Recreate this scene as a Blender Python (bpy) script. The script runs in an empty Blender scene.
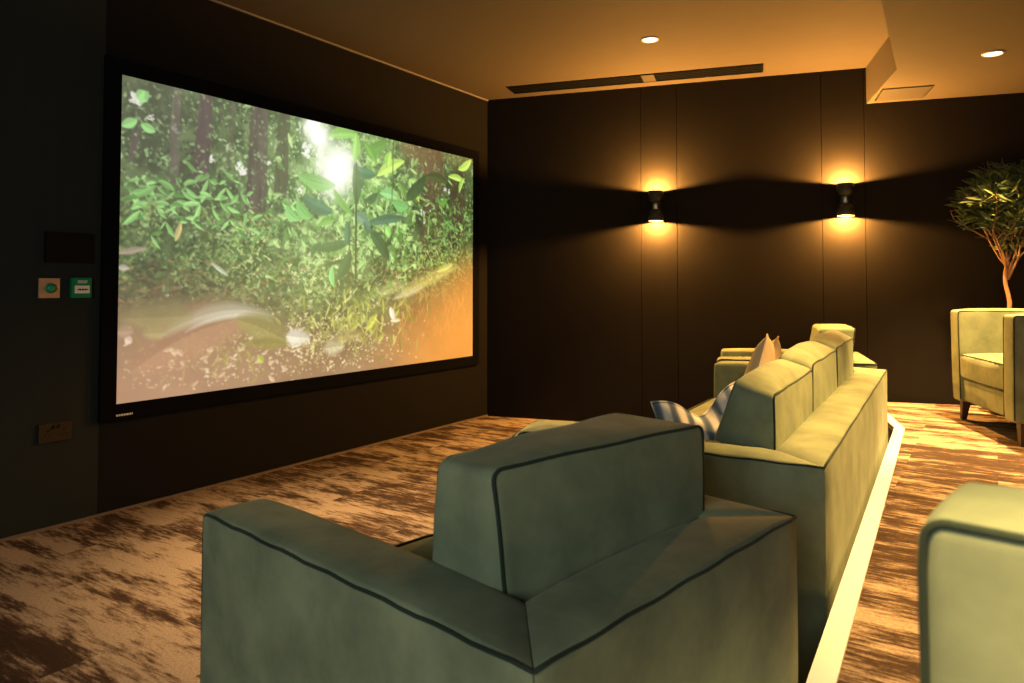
import bpy, bmesh, math, random
import numpy as np
from mathutils import Vector, Matrix, noise

random.seed(7)
PI = math.pi
scn = bpy.context.scene
COL = scn.collection

# ------------------------------------------------------------------ render look
scn.view_settings.view_transform = 'Standard'
scn.view_settings.look = 'None'
scn.view_settings.gamma = 1.0
scn.view_settings.exposure = 0.0
scn.view_settings.use_curve_mapping = False
try:
    scn.cycles.use_denoising = True
    scn.cycles.sample_clamp_indirect = 3.0
    scn.cycles.max_bounces = 10
    scn.cycles.diffuse_bounces = 6
except Exception:
    pass

# ------------------------------------------------------------------ materials
def srgb(r, g, b):
    def f(c):
        c /= 255.0
        return c / 12.92 if c <= 0.04045 else ((c + 0.055) / 1.055) ** 2.4
    return (f(r), f(g), f(b), 1.0)

def new_mat(name):
    m = bpy.data.materials.new(name)
    m.use_nodes = True
    nt = m.node_tree
    b = nt.nodes['Principled BSDF']
    return m, nt, b

def plain(name, col, rough=0.6, metal=0.0, spec=0.5, var=0.12, scale=30.0, bump=0.0, emit=None, estr=0.0):
    """A slightly varied procedural paint / metal / plastic."""
    m, nt, b = new_mat(name)
    tc = nt.nodes.new('ShaderNodeTexCoord')
    nz = nt.nodes.new('ShaderNodeTexNoise')
    nz.inputs['Scale'].default_value = scale
    nz.inputs['Detail'].default_value = 3
    nt.links.new(tc.outputs['Object'], nz.inputs['Vector'])
    mx = nt.nodes.new('ShaderNodeMix'); mx.data_type = 'RGBA'
    mx.inputs[6].default_value = tuple(c * (1 - var) for c in col[:3]) + (1,)
    mx.inputs[7].default_value = tuple(min(1, c * (1 + var)) for c in col[:3]) + (1,)
    nt.links.new(nz.outputs['Fac'], mx.inputs[0])
    nt.links.new(mx.outputs[2], b.inputs['Base Color'])
    b.inputs['Roughness'].default_value = rough
    b.inputs['Metallic'].default_value = metal
    b.inputs['Specular IOR Level'].default_value = spec
    if bump:
        bp = nt.nodes.new('ShaderNodeBump'); bp.inputs['Strength'].default_value = bump
        bp.inputs['Distance'].default_value = 0.004
        nt.links.new(nz.outputs['Fac'], bp.inputs['Height'])
        nt.links.new(bp.outputs['Normal'], b.inputs['Normal'])
    if emit:
        b.inputs['Emission Color'].default_value = emit
        b.inputs['Emission Strength'].default_value = estr
    return m

def velvet(name, dark, light, bump=0.08):
    m, nt, b = new_mat(name)
    tc = nt.nodes.new('ShaderNodeTexCoord')
    n1 = nt.nodes.new('ShaderNodeTexNoise'); n1.inputs['Scale'].default_value = 6.5
    n1.inputs['Detail'].default_value = 5; n1.inputs['Roughness'].default_value = 0.6
    n2 = nt.nodes.new('ShaderNodeTexNoise'); n2.inputs['Scale'].default_value = 420
    n2.inputs['Detail'].default_value = 2
    nt.links.new(tc.outputs['Object'], n1.inputs['Vector'])
    nt.links.new(tc.outputs['Object'], n2.inputs['Vector'])
    ramp = nt.nodes.new('ShaderNodeValToRGB')
    ramp.color_ramp.elements[0].position = 0.36; ramp.color_ramp.elements[0].color = dark
    ramp.color_ramp.elements[1].position = 0.66; ramp.color_ramp.elements[1].color = light
    nt.links.new(n1.outputs['Fac'], ramp.inputs['Fac'])
    nt.links.new(ramp.outputs['Color'], b.inputs['Base Color'])
    b.inputs['Roughness'].default_value = 0.85
    b.inputs['Specular IOR Level'].default_value = 0.15
    b.inputs['Sheen Weight'].default_value = 0.12
    b.inputs['Sheen Roughness'].default_value = 0.45
    b.inputs['Sheen Tint'].default_value = (0.75, 0.85, 0.7, 1)
    bp = nt.nodes.new('ShaderNodeBump'); bp.inputs['Strength'].default_value = bump
    bp.inputs['Distance'].default_value = 0.0015
    nt.links.new(n2.outputs['Fac'], bp.inputs['Height'])
    nt.links.new(bp.outputs['Normal'], b.inputs['Normal'])
    return m

def fabric_wall(name, col):
    m, nt, b = new_mat(name)
    tc = nt.nodes.new('ShaderNodeTexCoord')
    n2 = nt.nodes.new('ShaderNodeTexNoise'); n2.inputs['Scale'].default_value = 260
    n2.inputs['Detail'].default_value = 2
    mp = nt.nodes.new('ShaderNodeMapping'); mp.inputs['Scale'].default_value = (6, 6, 0.6)
    n1 = nt.nodes.new('ShaderNodeTexNoise'); n1.inputs['Scale'].default_value = 2.0
    n1.inputs['Detail'].default_value = 4
    nt.links.new(tc.outputs['Object'], n2.inputs['Vector'])
    nt.links.new(tc.outputs['Object'], mp.inputs['Vector'])
    nt.links.new(mp.outputs['Vector'], n1.inputs['Vector'])
    add = nt.nodes.new('ShaderNodeMath'); add.operation = 'ADD'
    nt.links.new(n1.outputs['Fac'], add.inputs[0]); nt.links.new(n2.outputs['Fac'], add.inputs[1])
    ramp = nt.nodes.new('ShaderNodeValToRGB')
    ramp.color_ramp.elements[0].position = 0.0
    ramp.color_ramp.elements[1].position = 1.0
    ramp.color_ramp.elements[0].color = tuple(c * 0.75 for c in col[:3]) + (1,)
    ramp.color_ramp.elements[1].color = tuple(c * 1.25 for c in col[:3]) + (1,)
    half = nt.nodes.new('ShaderNodeMath'); half.operation = 'MULTIPLY'; half.inputs[1].default_value = 0.5
    nt.links.new(add.outputs[0], half.inputs[0])
    nt.links.new(half.outputs[0], ramp.inputs['Fac'])
    nt.links.new(ramp.outputs['Color'], b.inputs['Base Color'])
    b.inputs['Roughness'].default_value = 0.9
    b.inputs['Specular IOR Level'].default_value = 0.12
    bp = nt.nodes.new('ShaderNodeBump'); bp.inputs['Strength'].default_value = 0.3
    bp.inputs['Distance'].default_value = 0.002
    nt.links.new(n2.outputs['Fac'], bp.inputs['Height'])
    nt.links.new(bp.outputs['Normal'], b.inputs['Normal'])
    return m

def carpet_material():
    m, nt, b = new_mat('distressed_carpet_planks')
    L = nt.links.new
    tc = nt.nodes.new('ShaderNodeTexCoord')
    rot = nt.nodes.new('ShaderNodeMapping')
    rot.inputs['Rotation'].default_value = (0, 0, math.radians(33.6))
    L(tc.outputs['Object'], rot.inputs['Vector'])
    br = nt.nodes.new('ShaderNodeTexBrick')
    br.offset = 0.37
    br.inputs['Scale'].default_value = 1.0
    br.inputs['Brick Width'].default_value = 1.0
    br.inputs['Row Height'].default_value = 0.25
    br.inputs['Mortar Size'].default_value = 0.0
    br.inputs['Color1'].default_value = (0, 0, 0, 1)
    br.inputs['Color2'].default_value = (1, 1, 1, 1)
    L(rot.outputs['Vector'], br.inputs['Vector'])
    sc = nt.nodes.new('ShaderNodeVectorMath'); sc.operation = 'SCALE'; sc.inputs[3].default_value = 9.0
    L(br.outputs['Color'], sc.inputs[0])
    ad = nt.nodes.new('ShaderNodeVectorMath'); ad.operation = 'ADD'
    L(rot.outputs['Vector'], ad.inputs[0]); L(sc.outputs[0], ad.inputs[1])
    st = nt.nodes.new('ShaderNodeMapping'); st.inputs['Scale'].default_value = (2.0, 7.5, 1.0)
    L(ad.outputs[0], st.inputs['Vector'])
    n1 = nt.nodes.new('ShaderNodeTexNoise'); n1.inputs['Scale'].default_value = 1.0
    n1.inputs['Detail'].default_value = 9; n1.inputs['Roughness'].default_value = 0.72
    L(st.outputs['Vector'], n1.inputs['Vector'])
    st2 = nt.nodes.new('ShaderNodeMapping'); st2.inputs['Scale'].default_value = (12.0, 75.0, 1.0)
    L(ad.outputs[0], st2.inputs['Vector'])
    n2 = nt.nodes.new('ShaderNodeTexNoise'); n2.inputs['Scale'].default_value = 1.0
    n2.inputs['Detail'].default_value = 4
    L(st2.outputs['Vector'], n2.inputs['Vector'])
    # plank tone shifts the threshold a little
    mt = nt.nodes.new('ShaderNodeMath'); mt.operation = 'MULTIPLY_ADD'
    L(br.outputs['Color'], mt.inputs[0]); mt.inputs[1].default_value = 0.07; 
    L(n1.outputs['Fac'], mt.inputs[2])
    mt2 = nt.nodes.new('ShaderNodeMath'); mt2.operation = 'MULTIPLY_ADD'
    L(n2.outputs['Fac'], mt2.inputs[0]); mt2.inputs[1].default_value = 0.32
    L(mt.outputs[0], mt2.inputs[2])
    st3 = nt.nodes.new('ShaderNodeMapping'); st3.inputs['Scale'].default_value = (0.55, 1.3, 1.0); st3.inputs['Location'].default_value = (3.3, 2.2, 0.0)
    L(rot.outputs['Vector'], st3.inputs['Vector'])
    n4 = nt.nodes.new('ShaderNodeTexNoise'); n4.inputs['Scale'].default_value = 1.6
    n4.inputs['Detail'].default_value = 3
    L(st3.outputs['Vector'], n4.inputs['Vector'])
    mt3 = nt.nodes.new('ShaderNodeMath'); mt3.operation = 'MULTIPLY_ADD'
    L(n4.outputs['Fac'], mt3.inputs[0]); mt3.inputs[1].default_value = 0.42
    L(mt2.outputs[0], mt3.inputs[2])
    ramp = nt.nodes.new('ShaderNodeValToRGB')
    e = ramp.color_ramp.elements
    e[0].position = 0.79; e[0].color = srgb(60, 46, 37)
    e[1].position = 1.0; e[1].color = srgb(166, 147, 127)
    x = e.new(0.87); x.color = srgb(76, 59, 48)
    x = e.new(0.925); x.color = srgb(126, 107, 90)
    L(mt3.outputs[0], ramp.inputs['Fac'])
    n3 = nt.nodes.new('ShaderNodeTexNoise'); n3.inputs['Scale'].default_value = 130
    n3.inputs['Detail'].default_value = 4; n3.inputs['Roughness'].default_value = 0.75
    L(tc.outputs['Object'], n3.inputs['Vector'])
    mx = nt.nodes.new('ShaderNodeMix'); mx.data_type = 'RGBA'; mx.blend_type = 'OVERLAY'
    mx.inputs[0].default_value = 0.95
    L(ramp.outputs['Color'], mx.inputs[6]); L(n3.outputs['Fac'], mx.inputs[7])
    L(mx.outputs[2], b.inputs['Base Color'])
    b.inputs['Roughness'].default_value = 0.95
    b.inputs['Specular IOR Level'].default_value = 0.1
    bp = nt.nodes.new('ShaderNodeBump'); bp.inputs['Strength'].default_value = 0.6
    bp.inputs['Distance'].default_value = 0.004
    L(n3.outputs['Fac'], bp.inputs['Height'])
    L(bp.outputs['Normal'], b.inputs['Normal'])
    return m

M = {}
M['velvet'] = velvet('sage_velvet', (0.140, 0.163, 0.101, 1), (0.226, 0.253, 0.151, 1))
M['piping'] = velvet('dark_green_piping', (0.016, 0.024, 0.018, 1), (0.026, 0.038, 0.028, 1), 0.1)
M['wall'] = fabric_wall('dark_fabric_wall', (0.0112, 0.0086, 0.0068, 1))
M['wall_screen'] = fabric_wall('charcoal_wall', (0.0085, 0.0076, 0.0070, 1))
M['wall_green'] = fabric_wall('green_black_wall', (0.020, 0.024, 0.022, 1))
M['groove'] = plain('groove_black', (0.004, 0.004, 0.004, 1), 0.9)
M['ceiling'] = plain('taupe_ceiling_paint', (0.092, 0.073, 0.055, 1), 0.85, spec=0.2, var=0.05, scale=8)
M['carpet'] = carpet_material()
M['nosing'] = plain('cream_painted_nosing', (0.78, 0.79, 0.80, 1), 0.45, var=0.03)
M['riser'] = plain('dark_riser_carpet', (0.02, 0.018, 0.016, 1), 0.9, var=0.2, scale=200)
M['black'] = plain('matt_black_metal', (0.010, 0.010, 0.010, 1), 0.5, var=0.1)
M['black_velvet'] = plain('black_flock', (0.004, 0.004, 0.005, 1), 0.95, spec=0.05, var=0.1)
M['blackplastic'] = plain('black_plastic', (0.003, 0.003, 0.003, 1), 0.5, spec=0.2)
M['steel'] = plain('brushed_steel', (0.55, 0.52, 0.48, 1), 0.35, metal=1.0, var=0.1, scale=90)
M['brass'] = plain('satin_brass_plate', (0.60, 0.36, 0.20, 1), 0.55, metal=0.25, var=0.08)
M['green'] = plain('green_plastic', (0.0, 0.22, 0.085, 1), 0.4, var=0.04, emit=(0.0, 0.3, 0.12, 1), estr=0.0)
M['greenbutton'] = plain('green_button', (0.01, 0.28, 0.14, 1), 0.25)
M['whiteplastic'] = plain('white_plastic', (0.78, 0.76, 0.70, 1), 0.4, var=0.03)
M['dimplate'] = plain('bronze_outlet_plate', (0.028, 0.021, 0.012, 1), 0.45, metal=0.3)
M['walnut'] = plain('dark_walnut', (0.035, 0.016, 0.010, 1), 0.4, var=0.35, scale=40)
M['lamp'] = plain('lit_lamp_glass', (0.9, 0.8, 0.6, 1), 0.4, emit=(1.0, 0.66, 0.30, 1), estr=14.0)
M['sconceglow'] = plain('sconce_lamp_glass', (0.9, 0.8, 0.6, 1), 0.4, emit=(1.0, 0.62, 0.22, 1), estr=10.0)
M['trimwhite'] = plain('downlight_trim', (0.65, 0.60, 0.52, 1), 0.5)
M['bark'] = plain('tan_bark', (0.23, 0.11, 0.055, 1), 0.85, var=0.4, scale=60, bump=0.5)
M['terracotta'] = plain('dark_planter', (0.05, 0.045, 0.04, 1), 0.7)
M['soil'] = plain('dark_soil', (0.02, 0.014, 0.01, 1), 0.95, var=0.4, scale=80, bump=0.8)
M['ceilpanel'] = plain('ceiling_panel_paint', (0.042, 0.033, 0.025, 1), 0.8, var=0.04)
M['shadowtrim'] = plain('grey_ceiling_trim', (0.20, 0.18, 0.16, 1), 0.6)
M['baseboard'] = plain('baseboard_brown', (0.16, 0.12, 0.09, 1), 0.6)

def leaf_material():
    m, nt, b = new_mat('olive_leaf')
    g = nt.nodes.new('ShaderNodeNewGeometry')
    ramp = nt.nodes.new('ShaderNodeValToRGB')
    ramp.color_ramp.elements[0].color = (0.022, 0.042, 0.012, 1)
    ramp.color_ramp.elements[1].color = (0.12, 0.15, 0.045, 1)
    nt.links.new(g.outputs['Random Per Island'], ramp.inputs['Fac'])
    nt.links.new(ramp.outputs['Color'], b.inputs['Base Color'])
    b.inputs['Roughness'].default_value = 0.55
    return m
M['leaf'] = leaf_material()

def stripe_material(name, stops, axis_scale, rotz=0.0):
    m, nt, b = new_mat(name)
    tc = nt.nodes.new('ShaderNodeTexCoord')
    mp = nt.nodes.new('ShaderNodeMapping'); mp.inputs['Rotation'].default_value = (0, rotz, 0)
    w = nt.nodes.new('ShaderNodeTexWave'); w.bands_direction = 'X'
    w.inputs['Scale'].default_value = axis_scale
    w.inputs['Distortion'].default_value = 1.0; w.inputs['Detail'].default_value = 2
    w.inputs['Detail Scale'].default_value = 1.5
    nt.links.new(tc.outputs['Object'], mp.inputs['Vector'])
    nt.links.new(mp.outputs['Vector'], w.inputs['Vector'])
    r = nt.nodes.new('ShaderNodeValToRGB')
    while len(r.color_ramp.elements) < len(stops):
        r.color_ramp.elements.new(0.5)
    for e, (p, c) in zip(r.color_ramp.elements, stops):
        e.position = p; e.color = c
    nt.links.new(w.outputs['Fac'], r.inputs['Fac'])
    nt.links.new(r.outputs['Color'], b.inputs['Base Color'])
    b.inputs['Roughness'].default_value = 0.8
    b.inputs['Sheen Weight'].default_value = 0.2
    return m
M['stripe'] = stripe_material('blue_grey_stripes',
    [(0.0, srgb(72, 88, 104)), (0.35, srgb(120, 132, 142)), (0.6, srgb(205, 196, 184)), (1.0, srgb(222, 212, 198))], 6.0)
M['beige'] = plain('beige_linen', srgb(214, 188, 150), 0.9, var=0.08, scale=12, bump=0.3)

# ------------------------------------------------------------------ object helpers
def link(name, bm, mat, parent=None, smooth=True, loc=None, rotz=None):
    me = bpy.data.meshes.new(name)
    bmesh.ops.recalc_face_normals(bm, faces=bm.faces)
    bm.to_mesh(me); bm.free()
    if smooth:
        me.polygons.foreach_set('use_smooth', [True] * len(me.polygons))
    me.materials.append(M[mat] if isinstance(mat, str) else mat)
    o = bpy.data.objects.new(name, me)
    COL.objects.link(o)
    if parent is not None:
        o.parent = parent
    if loc is not None:
        o.location = loc
    if rotz is not None:
        o.rotation_euler = (0, 0, rotz)
    return o

def thing(name, label, cat, loc=(0, 0, 0), rotz=0.0, group=None):
    o = bpy.data.objects.new(name, None)
    o.empty_display_size = 0.1
    COL.objects.link(o)
    o.location = loc; o.rotation_euler = (0, 0, rotz)
    o['label'] = label; o['category'] = cat
    if group: o['group'] = group
    return o

def structure(name, bm, mat, smooth=False):
    o = link(name, bm, mat, None, smooth)
    o['kind'] = 'structure'
    return o

def dup(root, loc, rotz, label):
    r = root.copy(); COL.objects.link(r)
    r.location = loc; r.rotation_euler = (0, 0, rotz); r['label'] = label
    for ch in list(root.children):
        c = ch.copy(); COL.objects.link(c); c.parent = r
        for g in list(ch.children):
            d = g.copy(); COL.objects.link(d); d.parent = c
    return r

def prism(bm, pts, z0, z1):
    lo = [bm.verts.new((x, y, z0)) for x, y in pts]
    hi = [bm.verts.new((x, y, z1)) for x, y in pts]
    n = len(pts)
    bm.faces.new(lo[::-1]); bm.faces.new(hi)
    for i in range(n):
        j = (i + 1) % n
        bm.faces.new((lo[i], lo[j], hi[j], hi[i]))

def box(bm, x0, x1, y0, y1, z0, z1):
    prism(bm, [(x0, y0), (x1, y0), (x1, y1), (x0, y1)], z0, z1)

def bevel_all(bm, off, seg=2, ang=0.5):
    es = [e for e in bm.edges if len(e.link_faces) == 2 and e.calc_face_angle(0) > ang]
    bmesh.ops.bevel(bm, geom=es, offset=off, segments=seg, affect='EDGES', profile=0.5)

def tube(bm, pts, rad, seg=8, closed=False, cap=True):
    pts = [Vector(p) for p in pts]
    n = len(pts)
    rads = rad if isinstance(rad, (list, tuple)) else [rad] * n
    rings = []
    prev = None
    for i, p in enumerate(pts):
        if closed:
            d = pts[(i + 1) % n] - pts[(i - 1) % n]
        else:
            d = pts[min(i + 1, n - 1)] - pts[max(i - 1, 0)]
        d = d.normalized() if d.length > 1e-9 else Vector((0, 0, 1))
        if prev is None:
            a = Vector((0, 0, 1)) if abs(d.z) < 0.9 else Vector((1, 0, 0))
            u = d.cross(a).normalized()
        else:
            u = prev - d * prev.dot(d)
            u = u.normalized() if u.length > 1e-9 else d.orthogonal().normalized()
        prev = u
        v = d.cross(u)
        rings.append([bm.verts.new(p + (u * math.cos(2 * PI * k / seg) + v * math.sin(2 * PI * k / seg)) * rads[i]) for k in range(seg)])
    m = n if closed else n - 1
    for i in range(m):
        a, b = rings[i], rings[(i + 1) % n]
        for k in range(seg):
            j = (k + 1) % seg
            try: bm.faces.new((a[k], a[j], b[j], b[k]))
            except ValueError: pass
    if not closed and cap:
        bm.faces.new(rings[0][::-1]); bm.faces.new(rings[-1])

def lathe(bm, prof, seg=40, center=(0, 0), cap0=True, cap1=True):
    rings = []
    for r, z in prof:
        rings.append([bm.verts.new((center[0] + r * math.cos(2 * PI * k / seg), center[1] + r * math.sin(2 * PI * k / seg), z)) for k in range(seg)])
    for a, b in zip(rings, rings[1:]):
        for k in range(seg):
            j = (k + 1) % seg
            bm.faces.new((a[k], a[j], b[j], b[k]))
    if cap0: bm.faces.new(rings[0][::-1])
    if cap1: bm.faces.new(rings[-1])

def rbox(bm, lo, hi, r=0.02, bulge=(0, 0, 0), n=8, k=4, fn=None, wr=0.0, seed=0.0):
    """Upholstered block: every face a grid, corners rounded by r (per axis and side), faces puffed by bulge."""
    R = []
    for a in range(3):
        q = r[a] if isinstance(r, (list, tuple)) else r
        R.append(q if isinstance(q, (list, tuple)) else (q, q))
    axes = []
    for a in range(3):
        l, h = lo[a], hi[a]
        r0, r1 = R[a]
        s = [l + r0 * i / k for i in range(k)]
        s += [l + r0 + (h - l - r0 - r1) * i / n for i in range(n + 1)]
        s += [h - r1 + r1 * (i + 1) / k for i in range(k)]
        axes.append(s)
    cache = {}
    def vert(i, j, l):
        key = (i, j, l)
        if key in cache: return cache[key]
        p = [axes[0][i], axes[1][j], axes[2][l]]
        q = []; d = []
        for a in range(3):
            l0, h0 = lo[a] + R[a][0], hi[a] - R[a][1]
            c = min(max(p[a], l0), h0)
            q.append(c)
            if p[a] < l0: d.append((p[a] - l0) / R[a][0])
            elif p[a] > h0: d.append((p[a] - h0) / R[a][1])
            else: d.append(0.0)
        ln = math.sqrt(sum(x * x for x in d))
        if ln > 1e-9:
            mx = max(abs(x) for x in d)
            d = [x / ln * mx for x in d] 
        w = []
        for a in range(3):
            c = (lo[a] + hi[a]) / 2; hh = (hi[a] - lo[a]) / 2
            w.append((q[a] - c) / hh)
        out = []
        for a in range(3):
            rr = R[a][0] if d[a] < 0 else R[a][1]
            v = q[a] + d[a] * rr
            b1, b2 = [x for x in range(3) if x != a]
            v += d[a] * bulge[a] * max(0, 1 - w[b1] ** 4) * max(0, 1 - w[b2] ** 4) * (1 if abs(d[a]) > 0 else 0)
            out.append(v)
        if wr:
            nv = noise.noise_vector(Vector((out[0] * 5 + seed, out[1] * 5, out[2] * 5)))
            out = [out[a] + nv[a] * wr for a in range(3)]
        if fn: out = fn(*out)
        cache[key] = bm.verts.new(out)
        return cache[key]
    N = [len(s) - 1 for s in axes]
    def quad(a, b, c, d):
        if len({a, b, c, d}) == 4:
            bm.faces.new((a, b, c, d))
    for i in range(N[0]):
        for j in range(N[1]):
            for l in (0, N[2]):
                quad(vert(i, j, l), vert(i + 1, j, l), vert(i + 1, j + 1, l), vert(i, j + 1, l))
    for i in range(N[0]):
        for l in range(N[2]):
            for j in (0, N[1]):
                quad(vert(i, j, l), vert(i + 1, j, l), vert(i + 1, j, l + 1), vert(i, j, l + 1))
    for j in range(N[1]):
        for l in range(N[2]):
            for i in (0, N[0]):
                quad(vert(i, j, l), vert(i, j + 1, l), vert(i, j + 1, l + 1), vert(i, j, l + 1))

def rrect(x0, x1, z0, z1, r, y, n=5, off=0.0):
    """rounded rectangle of points in the plane y"""
    pts = []
    for cx, cz, a0 in ((x1 - r, z1 - r, 0), (x0 + r, z1 - r, 90), (x0 + r, z0 + r, 180), (x1 - r, z0 + r, 270)):
        for i in range(n + 1):
            a = math.radians(a0 + 90 * i / n)
            pts.append((cx + r * math.cos(a), y, cz + r * math.sin(a)))
    out = []
    for i, p in enumerate(pts):
        q = pts[(i + 1) % len(pts)]
        d = math.dist(p, q); m = max(1, int(d / 0.05))
        for t in range(m):
            out.append(tuple(p[a] + (q[a] - p[a]) * t / m for a in range(3)))
    return out

# ------------------------------------------------------------------ room geometry (metres)
C0 = Vector((-0.222, 6.482))                 # corner of screen wall and back wall
LD = Vector((0.5529, 0.8333)).normalized()   # along the screen wall, away from the viewer
LN = Vector((LD.y, -LD.x))                   # out of the screen wall into the room
BD = Vector((0.9493, -0.3144)).normalized()  # along the back wall to the right
BN = Vector((BD.y, -BD.x)) * -1
BN = -Vector((-BD.y, BD.x))                  # out of the back wall into the room
CEIL, LOWC, PLAT = 2.829, 2.550, 0.300
CR = C0 + BD * 6.2
RR = Vector((3.6, -2.7))
LL = C0 - LD * 10.0
ROOM = [tuple(LL), tuple(RR), tuple(CR), tuple(C0)]

def line_x(y):                               # inner edge of the raised platform
    return 0.637 + (y - 1.602) * 0.5945

S1 = Vector((2.308, 4.408))
S2d = Vector((0.305, 0.952)).normalized()
S2 = S1 + S2d * 1.10
yb = -2.45
S0 = Vector((line_x(yb), yb))

bm = bmesh.new(); prism(bm, [tuple(Vector(p) + (Vector(p) - Vector((0.5, 2.5))).normalized() * 0.3) for p in ROOM], -0.1, 0.0)
structure('floor', bm, 'carpet')

# raised platform with a dark riser
plat = [tuple(S0), tuple(RR), tuple(CR), tuple(S2), tuple(S1)]
bm = bmesh.new(); prism(bm, plat, 0.0, PLAT - 0.004)
pf = structure('floor', bm, 'carpet')
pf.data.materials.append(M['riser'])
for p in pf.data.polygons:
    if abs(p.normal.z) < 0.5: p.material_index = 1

def offset_line(w):
    n1 = (S1 - S0).normalized(); n1 = Vector((n1.y, -n1.x))
    n2 = Vector((S2d.y, -S2d.x))
    bis = (n1 + n2); bis = bis / bis.dot(n1)
    return [S0 + n1 * w, S1 + bis * w, S2 + n2 * w]
o = offset_line(0.056)
bm = bmesh.new()
prism(bm, [tuple(S0), tuple(o[0]), tuple(o[1]), tuple(o[2]), tuple(S2), tuple(S1)], PLAT - 0.03, PLAT + 0.004)
e = offset_line(-0.012)
bevel_all(bm, 0.002, 1)
structure('trim_1', bm, 'nosing')

# walls
T = 0.12
def wall_strip(bm, origin, d, nrm, s0, s1, z0, z1, th):
    a = origin + d * s0; b = origin + d * s1
    prism(bm, [tuple(a), tuple(b), tuple(b - nrm * th), tuple(a - nrm * th)], z0, z1)

bm = bmesh.new(); wall_strip(bm, C0, -LD, LN, -0.3, 3.362, 0, CEIL, T)
structure('wall_left', bm, 'wall_screen')
bm = bmesh.new(); wall_strip(bm, C0, -LD, LN, 3.364, 10.2, 0, CEIL, T)
structure('wall_left', bm, 'wall_green')

bm = bmesh.new()
seams = [0.0, 1.372, 1.667, 2.771, 3.074, 6.2]
for a, b in zip(seams, seams[1:]):
    t = bmesh.new()
    wall_strip(t, C0, BD, BN, a + 0.002, b - 0.002, 0.0, CEIL, 0.03)
    bevel_all(t, 0.003, 2)
    me = bpy.data.meshes.new('tmp'); t.to_mesh(me); t.free(); bm.from_mesh(me); bpy.data.meshes.remove(me)
wb = structure('wall_back', bm, 'wall')
bm = bmesh.new(); wall_strip(bm, C0 - BN * 0.032, BD, BN, -0.3, 6.4, 0, CEIL, T)
structure('wall_back', bm, 'groove')
bm = bmesh.new()
prism(bm, [tuple(CR), tuple(RR), tuple(RR + Vector((0.12, 0))), tuple(CR + Vector((0.12, 0)))], 0, CEIL)
structure('wall_right', bm, 'wall')
bm = bmesh.new()
prism(bm, [tuple(LL), tuple(RR), tuple(RR + Vector((0, -0.12))), tuple(LL + Vector((0, -0.12)))], 0, CEIL)
structure('wall_front', bm, 'wall')

# ceilings
bm = bmesh.new(); prism(bm, [tuple(Vector(p) + (Vector(p) - Vector((0.5, 2.5))).normalized() * 0.3) for p in ROOM], CEIL, CEIL + 0.1)
structure('ceiling', bm, 'ceiling')
B1 = Vector((2.475, 4.62)); B2 = B1 + Vector((0.26, 0.966)) * 0.92; 
bd = Vector((0.514, 0.858)); B0 = B1 - bd * 8.2
bm = bmesh.new(); prism(bm, [tuple(B0), tuple(RR), tuple(CR), tuple(B2), tuple(B1)], LOWC, CEIL)
structure('ceiling', bm, 'ceiling')
# light line where screen wall meets the ceiling, and thin bead at its foot
bm = bmesh.new(); wall_strip(bm, C0 + LN * 0.012, -LD, LN, 0.0, 9.5, CEIL - 0.012, CEIL - 0.001, 0.011)
structure('trim_2', bm, 'shadowtrim')
bm = bmesh.new(); wall_strip(bm, C0 + LN * 0.010, -LD, LN, 0.0, 9.5, 0.001, 0.014, 0.009)
structure('baseboard_left', bm, 'baseboard')

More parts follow.
